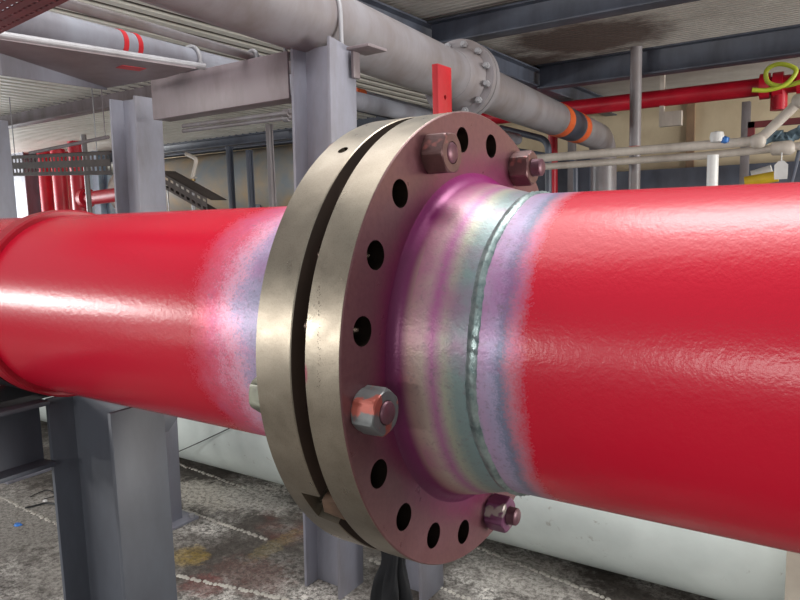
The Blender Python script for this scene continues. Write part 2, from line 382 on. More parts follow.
# bead: rippled ring
bm = B(); n = 260; rings = []
for i in range(n):
    a = 2*PI*i/n; rip = .0006*math.sin(i*2.3)+random.uniform(-.0007, .0007); xo = .0014*math.sin(a*7)+random.uniform(-.0003, .0003)
    w = .0078+random.uniform(-.0006, .0006); pr = [(-w, .1765), (-w*.6, .1795), (0, .1806+rip), (w*.55, .1812-rip), (w, .1765)]
    rings.append([bm.verts.new((.084+xo+x, math.cos(a)*r, math.sin(a)*r)) for x, r in pr])
for i in range(n):
    A_, B_ = rings[i], rings[(i+1) % n]
    for k in range(5): bm.faces.new((A_[k], A_[(k+1) % 5], B_[(k+1) % 5], B_[k]))
obj('weld_bead', bm, m_weld, rightp, smooth=70)
bm = B(); add_lathe(bm, [(.079, .168), (.079, RP-.0006), (.083, RP), (4.5, RP), (4.5, .168)], 192, closed=True); obj('pipe', bm, m_neck_r, rightp, smooth=60)
# left flange
leftp = thing('flanged_pipe', 'glossy red pipe with bare steel flange left of the narrow gap', 'pipe', AX)
bm = B(); prof = [(XL0, .16), (XL0, RO-.0015), (XL0+.0015, RO), (XL1-.001, RO), (XL1, RO-.001), (XL1, .16)]
add_lathe(bm, prof, 256, closed=True)
fl = obj('flange', bm, m_flange_l, leftp)
q = rim_point(343, 150); qn = Vector((0, q.y, q.z)).normalized()
def jack(bm): add_tube(bm, [Vector((q.x, 0, 0))+qn*(RO-.035), Vector((q.x, 0, 0))+qn*(RO+.02)], .0062, 32)
n0, n1, n2 = rim_point(302, 493), rim_point(321, 517), rim_point(336, 521)
def notch(bm):
    ang = lambda v: math.atan2(v.z, v.y)
    tri = [(XL1+.006, ang(n0)-.005), (n0.x-.001, ang(n0)), (n1.x-.004, ang(n1)), (XL1+.006, ang(n2)+.03)]
    lo = [bm.verts.new((x, math.cos(a)*(RO-.03), math.sin(a)*(RO-.03))) for x, a in tri]
    hi = [bm.verts.new((x, math.cos(a)*(RO+.02), math.sin(a)*(RO+.02))) for x, a in tri]
    for k in range(4): bm.faces.new((lo[k], lo[(k+1) % 4], hi[(k+1) % 4], hi[k]))
    bm.faces.new(lo[::-1]); bm.faces.new(hi)
difference(fl, [hole_cut(i, XL0-.01, XL1+.01) for i in range(20)] + [jack, notch]); dark_faces(fl, XL1)
bm = B(); add_lathe(bm, [(XL0+.03, .165), (XL0+.03, .2095), (XL0, .2095), (XL0-.012, .1985), (XL0-.03, .1905), (XL0-.055, .183), (XL0-.079, RPL), (XL0-.079, .165)], 192, closed=True); obj('weld_neck', bm, m_neck_l, leftp, smooth=60)
bm = B(); add_lathe(bm, [(XL0-.079, .165), (XL0-.079, RPL), (-6, RPL), (-6, .165)], 192, closed=True); obj('pipe', bm, m_neck_l, leftp, smooth=60)
# raised coupling ring at the far left
m_ringred = paint('deep_red_ring_paint', (176, 18, 40), (150, 12, 32), .35)
bm = B(); add_lathe(bm, [(-.945, .17), (-.945, .184), (-.941, .1875), (-.904, .1875), (-.90, .184), (-.90, .17)], 160, closed=True)
obj('collar', bm, m_ringred, leftp)['label'] = 'raised darker red collar'
# red squiggle on the hub, punched stamping on the flange rim
def on_r(x, y, R_): return rim_point(x, y, R_)
bm = B(); add_tube(bm, [on_r(x, y, .187) for x, y in ((411, 352), (413, 359), (418, 364), (423, 364), (424, 358))], [.0007, .0012, .0013, .0016, .0008], 8)
obj('paint_mark', bm, m_redp, rightp)['label'] = 'small curled red paint mark on the neck'
bm = B(); random.seed(11)
for k in range(30):
    if k in (9, 10, 19, 24): continue
    for j in range(4):
        if random.random() < .35: continue
        p = on_r(319+random.uniform(-1.6, 1.6)+.09*k*0, 286+k*3.4+j*.8, RO); nn = Vector((0, p.y, p.z)).normalized(); sd = Vector((1, 0, 0)); td = nn.cross(sd)
        c = [bm.verts.new(p+nn*.00015+(sd*math.cos(a_*PI/3)+td*math.sin(a_*PI/3))*.00045) for a_ in range(6)]; bm.faces.new(c)
obj('stamping', bm, m_brown, rightp)['label'] = 'faint punched dot stamping along the rim'
# gasket between the flanges
bm = B(); add_lathe(bm, [(XL1+.0004, .165), (XL1+.0004, .225), (TR-.0004, .225), (TR-.0004, .165)], 160, closed=True)
tag(obj('gasket', bm, m_brown, None, AX), 'dark brown ring gasket deep in the gap between the two flanges', 'gasket')
# rusty wedge at the bottom of the gap
ang = lambda v: math.atan2(v.z, v.y)
bm = B(); a0, a1 = ang(n0)+.018, ang(n2)+.012
pts = [(XL1-.006, a0+.02), (XL1-.016, a1-.03), (TR-.0012, a1), (TR-.0012, a0+.005)]
lo = [bm.verts.new((x, math.cos(a)*(RO-.026), math.sin(a)*(RO-.026))) for x, a in pts]
hi = [bm.verts.new((x, math.cos(a)*(RO-.004), math.sin(a)*(RO-.004))) for x, a in pts]
for k in range(4): bm.faces.new((lo[k], lo[(k+1) % 4], hi[(k+1) % 4], hi[k]))
bm.faces.new(lo[::-1]); bm.faces.new(hi)
tag(obj('wedge', bm, m_brown, None, AX, bevel=.0008), 'rusty brown wedge jammed in the notch at the lower rim of the flange gap', 'wedge')
# stud bolts ---------------------------------------------------------
def nut_bm(cr, h, rot=0):
    bm = B(); n = 72; ci = cr*.79
    def hexr(a):
        k = (a-rot) % (PI/3); return cr*math.cos(PI/6)/math.cos(k-PI/6)
    rings = []
    for x, mode in ((0, .88), (.0022, 1), (h-.0032, 1), (h-.0012, .93), (h, .84), (h+.0002, .58), (0, .58)):
        ring = []
        for i in range(n):
            a = 2*PI*i/n; hr = hexr(a); r = min(hr, cr*mode) if mode < 1 else hr
            if mode == 1: r = min(hr, cr*.985)
            if mode == .58: r = .0122
            ring.append(bm.verts.new((x, math.cos(a)*r, math.sin(a)*r)))
        rings.append(ring)
    k = len(rings)
    for j in range(k):
        A_, B_ = rings[j], rings[(j+1) % k]
        for i in range(n): bm.faces.new((A_[i], A_[(i+1) % n], B_[(i+1) % n], B_[i]))
    return bm
def stud_bolt(i, label, mat, rot, out, h=.027):
    p = hole_pos(i)+AX; t = thing('stud_bolt', label, 'bolt', p)
    nr = obj('nut', nut_bm(.0245, h, rot), mat, t, (0.0003, 0, 0), smooth=25)
    nl = obj('nut', nut_bm(.0245, h, rot+.3), m_nut_mg if mat is m_nut_mg else (m_nut_gr if mat is m_nut_or else m_nut_br), t, (XL0-.0003, 0, 0), (0, 0, PI), smooth=25)
    bm = B(); prof = []; x = XL0-h-.01; e = h+out
    prof = [(x, .0095), (x+.002, .0116)]; xx = x+.002
    th = [(h+.0005, .0116)]; k = h+.001
    while k < e-.003: th += [(k, .0119), (k+.0009, .0111)]; k += .0018
    prof += th+[(e-.002, .0116), (e, .0096)]
    add_lathe(bm, prof, 40); obj('stud', bm, m_stud, t, smooth=50)
stud_bolt(7, 'green and orange painted hex nut stud bolt nearest the viewer, at mid height', m_nut_or, .35, .004)
stud_bolt(3, 'brown stained hex nut stud bolt at the upper left of the bolting face', m_nut_br, .05, .002)
stud_bolt(0, 'dark hex nut stud bolt at the upper right of the bolting face with threads protruding', m_nut_br, .45, .014)
stud_bolt(12, 'magenta stained stud bolt at the bottom of the bolting face below the pipe', m_nut_mg, .2, .013)
# red flat bar behind the flange top
a = at_x(434, 66, -.1168); b = at_x(449, 66, -.1168)
bm = B(); add_box(bm, (-.005, -.020, -.24), (.005, .020, 0))
bar = thing('flat_bar', 'bright red upright flat bar behind the top of the flanges', 'bar', ((a+b)/2))
ob = obj('bar', bm, m_redbar, bar, bevel=.001)
difference(ob, [lambda bm: add_lathe(bm, [(-.02, .0035), (.02, .0035)], 20, 'x', (0, 0, -.045))]); 
for f in (ob,): f.location = (0, 0, 0)

# ------------------------------------------------------------------ steel frame behind the pipe
YR = .80
def hpost(name, label, x, y, b, d, z0, z1, mat, plate=True, cut=0, rot=0, lean=0):
    """column with flanges facing +-X, web facing +-Y"""
    t = thing(name, label, 'steel post', (x, y, z0)); t.rotation_euler = (0, lean, rot); t.location.x -= math.tan(lean)*(z1-z0)*.97
    tf, tw = .010, .008; h = z1-z0
    poly = [(-d/2, -b/2), (-d/2+tf, -b/2), (-d/2+tf, -tw/2), (d/2-tf, -tw/2), (d/2-tf, -b/2), (d/2, -b/2), (d/2, b/2), (d/2-tf, b/2), (d/2-tf, tw/2), (-d/2+tf, tw/2), (-d/2+tf, b/2), (-d/2, b/2)]
    bm = B(); A_ = [bm.verts.new((u, v, 0)) for u, v in poly]; B_ = [bm.verts.new((u, v, h-(cut*(.5+v/b)))) for u, v in poly]; n = len(poly)
    for k in range(n): bm.faces.new((A_[k], A_[(k+1) % n], B_[(k+1) % n], B_[k]))
    bm.faces.new(A_[::-1]); bm.faces.new(B_)
    obj('column', bm, mat, t, bevel=.0012)
    if plate:
        bm = B(); add_box(bm, (-d*.8, -b*.9, -.001), (d*.8, b*.9, .012)); obj('base_plate', bm, mat, t, bevel=.001)
        for sx in (-1, 1):
            for sy in (-1, 1):
                bm = B(); add_lathe(bm, [(.012, .012), (.024, .012)], 6, 'z', (sx*d*.68, sy*b*.72, 0)); obj('anchor_bolt', bm, m_galv, t)
    return t
hpost('steel_post', 'grey H-section post standing just left of the flanges, behind the pipe', -.892, YR-.005, .118, .145, 0, 1.652, m_post, cut=.018, plate=False, lean=.026)
hpost('steel_post', 'grey H-section post rising behind the left part of the red pipe', -1.775, YR, .11, .15, 0, 1.60, m_post, lean=.030)
hpost('steel_post', 'shade-darkened grey H-section post directly under the left part of the red pipe', -.836, 0, .115, .222, 0, .812, m_post_near)
# cross beam
bm = B(); add_prism(bm, chan_poly(.07, .131, .009, .008), (-.98, YR-.06, 1.5695), (-1.60, YR-.06, 1.5695))
tag(obj('cross_beam', bm, m_beam, bevel=.001), 'mauve grey steel channel beam spanning between the two tall posts', 'beam')
# plate shelf right of the post
bm = B(); add_box(bm, (-.812, YR+.0, 1.622), (-.735, YR+.09, 1.630)); add_box(bm, (-.812, YR+.02, 1.55), (-.803, YR+.05, 1.622))
tag(obj('shelf_bracket', bm, m_beam, bevel=.001), 'small grey angle bracket on the right side of the tall post', 'bracket')
# beam running to the near post, under the pipe at the far left
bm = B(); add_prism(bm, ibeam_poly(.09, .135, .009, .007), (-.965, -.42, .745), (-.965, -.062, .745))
bm2 = bm; tag(obj('support_beam', bm, m_post_near, bevel=.001), 'shade-darkened grey support beam meeting the near post at the lower left', 'beam')
# pipe shoe under the pipe
t = thing('pipe_support', 'black curved saddle clamped under the red pipe at the far left', 'pipe support', (-1.02, 0, .812))
bm = B()
for i in range(17):
    pass
prof_o = [(math.cos(a_)*.1862, math.sin(a_)*.1862) for a_ in [math.radians(205+130*i/24) for i in range(25)]]
prof_i = [(math.cos(a_)*.1768, math.sin(a_)*.1768) for a_ in [math.radians(205+130*i/24) for i in range(25)]]
poly = prof_o+prof_i[::-1]; A_ = [bm.verts.new((-.06, u, v+.188)) for u, v in poly]; B_ = [bm.verts.new((.06, u, v+.188)) for u, v in poly]; n = len(poly)
for k in range(n): bm.faces.new((A_[k], A_[(k+1) % n], B_[(k+1) % n], B_[k]))
for i in range(24):
    bm.faces.new((A_[i], A_[i+1], A_[n-2-i], A_[n-1-i])); bm.faces.new((B_[i], B_[i+1], B_[n-2-i], B_[n-1-i]))
obj('saddle', bm, m_black, t)
bm = B(); add_box(bm, (-.13, -.15, 0), (.069, .12, .012)); obj('saddle_plate', bm, m_black, t)
# gusset on the near post
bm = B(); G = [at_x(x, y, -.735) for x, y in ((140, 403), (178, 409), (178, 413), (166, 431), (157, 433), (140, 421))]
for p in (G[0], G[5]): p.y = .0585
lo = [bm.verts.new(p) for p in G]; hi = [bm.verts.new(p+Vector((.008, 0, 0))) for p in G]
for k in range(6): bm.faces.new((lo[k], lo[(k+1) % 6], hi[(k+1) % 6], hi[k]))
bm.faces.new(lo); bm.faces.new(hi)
tag(obj('gusset_plate', bm, m_post_near, bevel=.0008), 'shade-darkened grey gusset plate behind the near post top, touching the pipe underside', 'gusset')
# short pale post and rag under the flanges
hpost('support_stub', 'short pale grey post low behind the bottom of the flanges', -.70, YR+.10, .13, .14, 0, .42, m_post, plate=False)
def rag():
    bm = B(); n = 56; rows = 34; R = []
    top = at_y(388, 548, .16)
    for j in range(rows+1):
        v = j/rows; ring = []; kn = 1-.45*math.exp(-((v-.30)/.10)**2)
        for i in range(n):
            a_ = 2*PI*i/n; fold = .22*math.sin(5*a_+v*3)+.14*math.sin(9*a_-v*6)+.10*math.sin(14*a_+v*15)
            w = (.024+.012*v)*kn*(1+fold)
            lobe = .012*v*math.copysign(abs(math.cos(a_))**.6, math.cos(a_))
            ring.append(bm.verts.new((top.x+math.cos(a_)*w+lobe+.012*math.sin(v*5), top.y+math.sin(a_)*w*.7+.006*math.sin(v*11), top.z+.07-v*.30+.02*math.sin(3*a_+1)*v)))
        R.append(ring)
    for A_, B_ in zip(R, R[1:]):
        for i in range(n): bm.faces.new((A_[i], A_[(i+1) % n], B_[(i+1) % n], B_[i]))
    bm.faces.new(R[0][::-1]); bm.faces.new(R[-1]); return bm
tag(obj('rag', rag(), m_rag, smooth=180), 'crumpled black cloth hanging below the bottom of the flanges', 'cloth')

# ------------------------------------------------------------------ big pale pipe on the floor
bm = B(); add_lathe(bm, [(-9, .28), (-9, .3), (1.15, .3), (1.15, .28)], 128, 'x', closed=True)
bp = thing('floor_pipe', 'large pale greenish white pipe lying on the deck behind', 'pipe', (0, 1.39, .302)); obj('pipe', bm, m_big, bp)
wp = at_y(790, 575, 1.05)
bm = B(); add_box(bm, (-.05, -.05, 0), (.05, .05, .62))
tag(obj('timber_post', bm, paint('pale_beige_paint', (196, 188, 172), (170, 160, 146), .6), None, (wp.x+.045, 1.02, 0), bevel=.003), 'pale beige square post at the lower right corner of the view', 'post')

# ------------------------------------------------------------------ overhead pipes
bt = 1.636     # top of cross beam
# pipe A: large grey pipe
rA = .102; zA = bt+rA
A0 = at_z(331, 27, zA); A1 = at_z(604, 139, zA); dA = (A1-A0).normalized(); S0 = A0-dA*3.2; EL = A1
pa = thing('grey_pipe', 'large dusty grey overhead pipe with bolted flange and orange bands', 'pipe', A0)
L = lambda v: Vector(v)-A0
def ptA(px, py=None):      # distance along the axis for a pixel column
    best = min((abs((lambda P: 400+F*(P-CAM).dot(RT)/(P-CAM).dot(fwd))(A0+dA*k*.01)-px), k*.01) for k in range(-200, 700)); return best[1]
fl_d = ptA(461)
down = [EL-dA*.0]; pts = [L(S0)] + [L(p) for p in bend(S0, EL, EL-Vector((0, 0, 1)), .26, 10)] + [L(EL-Vector((0, 0, 1.7)))]
bm = B(); add_tube(bm, pts, rA, 48); obj('pipe', bm, m_gpipe, pa, smooth=60)
def ringA(name, d0, w, r, mat, n=64, parent=None):
    bm = B(); add_tube(bm, [L(A0+dA*(d0-w/2)), L(A0+dA*(d0+w/2))], r, n); return obj(name, bm, mat, parent or pa, smooth=35)
for dd in (-.02, .022):
    ringA('flange', fl_d+dd, .036, .165, m_gpipe)
bm = B(); add_tube(bm, [L(A0+dA*(fl_d-.14)), L(A0+dA*(fl_d-.09)), L(A0+dA*(fl_d-.04))], [rA+.001, .110, .132], 48); obj('weld_neck', bm, m_gpipe, pa, smooth=60)
sA, tA = frame(dA)
for k in range(12):
    a_ = 2*PI*(k+.5)/12; c = A0+dA*fl_d+(sA*math.cos(a_)+tA*math.sin(a_))*.142
    bm = B(); add_tube(bm, [L(c-dA*.058), L(c-dA*.038)], .014, 6); add_tube(bm, [L(c-dA*.068), L(c+dA*.068)], .008, 12); add_tube(bm, [L(c+dA*.04), L(c+dA*.06)], .014, 6)
    obj('bolt', bm, m_galv, pa)
for px, w in ((557, .13), (575, .13)):
    ringA('orange_band', ptA(px), w, rA+.0025, m_orange, 48)['label'] = 'orange painted band'
ringA('dark_band', (ptA(557)+ptA(575))/2, .30, rA+.0015, m_dark, 48)['label'] = 'dark band between the orange bands'
bm = B(); rt0 = L(EL-Vector((0, 0, .52))); add_tube(bm, [rt0, rt0-Vector((0, 0, .035))], rA+.006, 24); 
for k in range(6):
    a_ = random.uniform(2.6, 5.6); q0 = rt0+Vector((math.cos(a_)*.108, math.sin(a_)*.108, -.02)); add_tube(bm, [q0, q0+Vector((random.uniform(-.09, .09), -.03, random.uniform(-.12, .08)))], .009, 6)
tag(obj('tape_knot', bm, m_tape, None, A0), 'red tape knotted round the grey pipe where it drops beside the wall', 'tape')
def ubolt(px, py, r, z, label, y=YR-.02, d=None):
    c = at_z(px, py, z) if d is None else d
    bm = B(); rr = r+.006; pts = [Vector((-rr, 0, -r-.03))]+[Vector((-rr*math.cos(PI*i/18), 0, rr*math.sin(PI*i/18))) for i in range(19)]+[Vector((rr, 0, -r-.03))]
    add_tube(bm, pts, .0065, 10); tag(obj('u_bolt', bm, m_galv, None, (c.x, y, z)), label, 'u-bolt')
def onA(Y): return A0+dA*((Y-A0.y)/dA.y)
# pipe B, conduit C, tube D: along the pipe A direction, on the cross beam
def line_z(p0, p1, z, ext0=1.5, ext1=3.):
    a_, b_ = at_z(*p0, z), at_z(*p1, z); d = (b_-a_).normalized(); return a_-d*ext0, b_+d*ext1, a_, b_, d
ubolt(0, 0, rA, zA, 'large u-bolt strapping the big grey overhead pipe to the beam', y=YR+.03, d=onA(YR+.03))
rB = .040; p0, p1, a_, b_, dB = line_z((60, 30), (198, 63), bt+rB)
pb = thing('overhead_pipe', 'medium pale grey overhead pipe with two red tape rings', 'pipe', a_)
bm = B(); add_tube(bm, [p0-a_, p1-a_], rB, 32); obj('pipe', bm, m_gpipe2, pb, smooth=60)
for px in (119, 131):
    Y = None; c = min(((abs(400+F*(a_+dB*k*.01-CAM).dot(RT)/(a_+dB*k*.01-CAM).dot(fwd)-px)), k*.01) for k in range(-100, 400))[1]
    bm = B(); add_tube(bm, [dB*(c-.008), dB*(c+.008)], rB+.0015, 32); obj('tape_ring', bm, m_tape, pb, smooth=60)['label'] = 'red tape ring'
Y = YR-.03; c = a_+dB*((Y-a_.y)/dB.y); ubolt(0, 0, rB, bt+rB, 'small u-bolt over the medium pale pipe with red tape rings', y=Y, d=c)
rC = .012; p0, p1, a_, b_, dC = line_z((150, 27.5), (256, 58), bt+rC, 1.5, .05)
bm = B(); add_tube(bm, [p0-a_, p1-a_], rC, 20); cc = thing('conduit', 'thin grey conduit between the two overhead pipes', 'conduit', a_); obj('tube', bm, m_gpipe, cc, smooth=60)
Y = YR-.03; c = a_+dC*((Y-a_.y)/dC.y); ubolt(0, 0, rC, bt+rC, 'tiny u-bolt holding the thin conduit on the cross beam', y=Y, d=c)
# tube D and tray beam E at the left
zE = 1.600
P0, P1 = at_z(0, 40, zE), at_z(205, 71, zE); d = (P1-P0).normalized(); up = Vector((0, 0, .0120))
bm = B(); add_tube(bm, [-d*.5+up, P1-P0+up], .0095, 16); tag(obj('thin_tube', bm, m_galv, None, P0), 'thin pale tube along the edge of the brown steel plate at upper left', 'tube')
M0, M1 = at_z(0, 53, zE), at_z(107, 88, zE); N0, N1 = at_z(165, 78, zE), at_z(196, 69, zE); dm = (M1-M0).normalized()
eb = thing('angle_beam', 'brown grey steel bracket plate with lip, running to the left post and marked red', 'bracket', P0)
poly = [P0-d*.5, P0+(N1-P0), N0, M1, M0, M0-d*.5]
bm = B(); lo = [bm.verts.new(p-P0) for p in poly]; hi = [bm.verts.new(p-P0+Vector((0, 0, .006))) for k, p in enumerate(poly)]
n = 6
for k in range(n): bm.faces.new((lo[k], lo[(k+1) % n], hi[(k+1) % n], hi[k]))
bm.faces.new(lo); bm.faces.new(hi); obj('plate', bm, m_beam, eb)
bm = B(); side = Vector((dm.y, -dm.x, 0))*.008; h0, h1 = .085, .006
F_ = [M0-P0, M1-P0, M1-P0-Vector((0, 0, h1)), M0-P0-Vector((0, 0, .055))]
lo = [bm.verts.new(p) for p in F_]; hi = [bm.verts.new(p-side) for p in F_]
for k in range(4): bm.faces.new((lo[k], lo[(k+1) % 4], hi[(k+1) % 4], hi[k]))
bm.faces.new(lo); bm.faces.new(hi); obj('lip', bm, m_post, eb)
c = at_z(131, 68, zE)-P0; bm = B(); add_prism(bm, [(-.022, 0), (.022, 0), (.022, .001), (-.022, .001)], c-Vector((0, 0, .0011))-d*.035, c-Vector((0, 0, .0011))+d*.035)
obj('paint_mark', bm, m_tape, eb)['label'] = 'red paint mark'
# perforated red tray in the top left corner
TZ = 1.572
k0, k1, k2 = at_z(-60, 55, TZ), at_z(2, 33, TZ), at_z(76, -3, TZ)
e1 = (k2-k1).normalized(); e2 = Vector((-e1.y, e1.x, 0)); 
if (k0+ray(0, -60)*.1-k1).dot(e2) < 0 and e2.x > 0: e2 = -e2
if e2.x > 0: e2 = -e2
def tray_bm():
    bm = B(); nx, ny = 26, 7; cw, ch = .022, .022; hw, hh = .016, .006
    for i in range(nx):
        for j in range(ny):
            x0, y0 = (i-8)*cw, j*ch+.004
            sx = .0 if j % 2 else .006
            cx, cy = x0+cw/2+sx*0, y0+ch/2
            O = [(x0, y0), (x0+cw, y0), (x0+cw, y0+ch), (x0, y0+ch)]; I = [(cx-hw/2, cy-hh/2), (cx+hw/2, cy-hh/2), (cx+hw/2, cy+hh/2), (cx-hw/2, cy+hh/2)]
            for z in (0, .0025):
                o_ = [bm.verts.new(e1*u+e2*v+Vector((0, 0, z))) for u, v in O]; i_ = [bm.verts.new(e1*u+e2*v+Vector((0, 0, z))) for u, v in I]
                for k in range(4): bm.faces.new((o_[k], o_[(k+1) % 4], i_[(k+1) % 4], i_[k]))
                if z == 0: lo_ = i_
                else:
                    for k in range(4): bm.faces.new((lo_[k], lo_[(k+1) % 4], i_[(k+1) % 4], i_[k]))
    M4 = Matrix(((e1.x, e2.x, 0, 0), (e1.y, e2.y, 0, 0), (0, 0, 1, 0), (0, 0, 0, 1)))
    add_box(bm, (-8*cw, 0, 0), (18*cw, .004, .03), M4); add_box(bm, (-8*cw, ny*ch+.004, 0), (18*cw, ny*ch+.008, .03), M4)
    return bm
tag(obj('cable_tray', tray_bm(), m_redsteel, None, k1), 'dark red perforated cable tray in the top left corner', 'cable tray')

# ------------------------------------------------------------------ ceiling beams
def beam(name, label, a_, b_, b=.10, d=.12, mat=m_dbeam, cat='beam', group=None):
    a_, b_ = Vector(a_), Vector(b_); bm = B(); add_prism(bm, ibeam_poly(b, d, .01, .01), Vector((0, 0, 0)), b_-a_)
    return tag(obj(name, bm, mat, None, a_, bevel=.001), label, cat, group)
zb = CZ-.06-.003-.022
beam('ceiling_beam', 'grey ceiling beam crossing above the flange of the big grey pipe', (XB+.05, YB, zb), (6, YB, zb))
beam('ceiling_beam', 'dark ceiling beam running away along the left edge of the stained decking', (XB, .6, zb), (XB, 8.5, zb))
YF = at_z(650, 72, zb-.06).y
beam('ceiling_beam', 'dark ceiling beam beyond the stained decking, above the far red pipe', (XB+.05, YF, zb), (7, YF, zb), b=.12, d=.16)
Yl = at_z(60, 118, zb-.06).y
beam('ceiling_beam', 'grey ceiling beam at far left, behind the left tall post', (-11, Yl, zb), (XB-.05, Yl, zb), mat=m_beam)
beam('ceiling_beam', 'shadowed ceiling beam farthest back at the left', (-12, Yl+2.4, zb-.01), (XB-.05, Yl+2.4, zb-.01), b=.16, d=.2)

# ------------------------------------------------------------------ right background
YP = YF+.55
q0, q1 = at_y(575, 108, YP), at_y(760, 87, YP); zz = (q0.z+q1.z)/2
t = thing('red_pipe', 'far red pipe hung below the ceiling beam in front of the cream wall', 'pipe', (q0.x, YP, zz))
d = (q1-q0).normalized(); Lr = (q1-q0).length
bm = B(); add_tube(bm, [-d*.8, d*Lr*1.6], .058, 32); obj('pipe', bm, m_redp, t, smooth=60)
for s_ in (1.0, 1.06, 1.17):
    bm = B(); add_tube(bm, [d*Lr*s_, d*(Lr*s_+.06)], .082, 32); obj('coupling', bm, m_redp, t, smooth=60)
bm = B(); add_tube(bm, [d*Lr*1.09, d*Lr*1.09-Vector((0, 0, .16))], .05, 24); obj('tee', bm, m_redp, t, smooth=60)
bm = B(); hp = d*Lr*.52; add_box(bm, (hp.x-.03, -.02, hp.z-.13), (hp.x+.0, .02, hp.z+.16)); add_box(bm, (hp.x-.03, -.025, hp.z-.20), (hp.x+.12, .025, hp.z-.10))
obj('hanger', bm, m_cream, t)
bm = B(); hp = d*Lr*1.07; add_box(bm, (hp.x-.15, -.02, hp.z-.26), (hp.x+.22, .02, hp.z-.22)); add_box(bm, (hp.x-.15, -.02, hp.z-.34), (hp.x-.11, .02, hp.z-.22)); add_box(bm, (hp.x+.18, -.02, hp.z-.30), (hp.x+.22, .02, hp.z-.16))
obj('hanger', bm, m_redsteel, t)
# vertical grey pole through the rails
YV = YF-.13; a_ = at_y(636, 72, YV)
t = thing('vertical_pole', 'slim grey vertical pole in front of the rails on the right', 'pole', (a_.x, YV, 0))
bm = B(); add_tube(bm, [(0, 0, 0), (0, 0, CZ-.008)], .035, 24); obj('pole', bm, m_gpipe, t, smooth=60)
bm = B(); c = at_y(635, 148, YV).z; add_tube(bm, [(0, 0, c-.01), (0, 0, c+.01)], .038, 24); obj('tape_ring', bm, m_tape, t, smooth=60)['label'] = 'red tape ring'
# cream rails
YH = 3.12
def rail(label, pl, r, Y=YH):
    P = [at_y(x, y, Y) for x, y in pl]; o = P[0]; pts = [P[0]-o]
    for i in range(1, len(P)-1): pts += [v for v in bend(P[i-1]-o, P[i]-o, P[i+1]-o, .05, 6)]
    pts.append(P[-1]-o); t = thing('handrail', label, 'handrail', o)
    bm = B(); add_tube(bm, pts, r, 20); obj('rail', bm, m_cream, t, smooth=60)
    return t, o, P
t, o, P = rail('upper cream handrail bending up towards the yellow cable', [(480, 163), (758, 141), (830, 72)], .024)
for px, py in ((758, 141), (800, 101)):
    c = at_y(px, py, YH)-o; bm = B(); add_lathe(bm, [(-.036, .01), (-.03, .028), (-.012, .036), (.012, .036), (.03, .028), (.036, .01)], 20, 'x', c); obj('joint', bm, m_cream, t, smooth=60)
t, o, P = rail('lower cream handrail just above the red pipe', [(480, 171), (700, 156), (900, 136)], .02, YH+.07)
c = at_y(784, 148, YH+.07)-o; bm = B(); add_lathe(bm, [(-.06, .02), (-.05, .034), (.03, .037), (.05, .02)], 20, 'x', c); obj('joint', bm, m_cream, t, smooth=60)
bm = B(); c = at_y(713, 155, YH); add_tube(bm, [c, (c.x, c.y, 0)], .028, 16); tag(obj('rail_post', bm, m_white), 'short white post under the cream handrails', 'post')
bm = B(); c = at_y(717, 137, YH-.02); add_lathe(bm, [(-.03, .006), (-.024, .03), (0, .036), (.024, .03), (.03, .006)], 20, 'z', c); tag(obj('clamp_cover', bm, m_white, smooth=60), 'round white cap sitting on the upper cream handrail', 'cap')
bm = B(); c = at_y(725, 140, YH-.02); add_lathe(bm, [(-.018, .004), (-.012, .018), (.01, .02), (.02, .004)], 16, 'z', c); tag(obj('plastic_tie', bm, m_blue, smooth=60), 'small blue plastic piece beside the round white cap', 'fitting')
# tag hanging on rail
bm = B(); c = at_y(781, 170, YH+.01)
pl = [(-.028, -.045), (.028, -.045), (.03, -.02), (.03, .025), (.012, .045), (-.012, .045), (-.03, .025), (-.03, -.02)]
vv = [[bm.verts.new(c+Vector((u, w, v))) for u, v in pl] for w in (0, .003)]
for k in range(8): bm.faces.new((vv[0][k], vv[0][(k+1) % 8], vv[1][(k+1) % 8], vv[1][k]))
bm.faces.new(vv[0]); bm.faces.new(vv[1]); add_tube(bm, [c+Vector((0, 0, .04)), c+Vector((0, .01, .085))], .003, 6)
tag(obj('hang_tag', bm, m_white), 'white tag hanging from the lower cream handrail', 'tag')
# yellow-green cable loop
ctr = [(752, 90), (768, 90), (786, 84), (796, 70), (780, 64), (767, 70), (768, 82), (782, 86), (800, 82), (830, 70), (850, 90)]
P = [at_y(x, y, YH-.05+.012*i) for i, (x, y) in enumerate(ctr)]
def catmull(P, n=8):
    out = []
    Q = [P[0]]+P+[P[-1]]
    for i in range(1, len(Q)-2):
        for k in range(n):
            t_ = k/n; out.append(.5*((2*Q[i])+(Q[i+1]-Q[i-1])*t_+(2*Q[i-1]-5*Q[i]+4*Q[i+1]-Q[i+2])*t_**2+(3*Q[i]-Q[i-1]-3*Q[i+1]+Q[i+2])*t_**3))
    return out+[P[-1]]
bm = B(); add_tube(bm, catmull(P), .011, 10); tag(obj('cable', bm, m_hose, smooth=60), 'looped yellow-green earth cable at the right edge above the handrail', 'cable')
# teal rope bundle
bm = B(); P = [at_y(x, y, YH+.25) for x, y in ((758, 142), (770, 136), (784, 138), (800, 133), (820, 137))]; pts = catmull(P, 10)
add_tube(bm, [p+Vector((0, 0, .008*math.sin(i*1.3))) for i, p in enumerate(pts)], [.03+.008*math.sin(i*1.7) for i in range(len(pts))], 12)
tag(obj('rope_bundle', bm, paint('grey_blue_rope', (120, 142, 156), (96, 118, 132), .8, scale=30)), 'grey-blue rope bundle lying behind the handrails', 'rope')
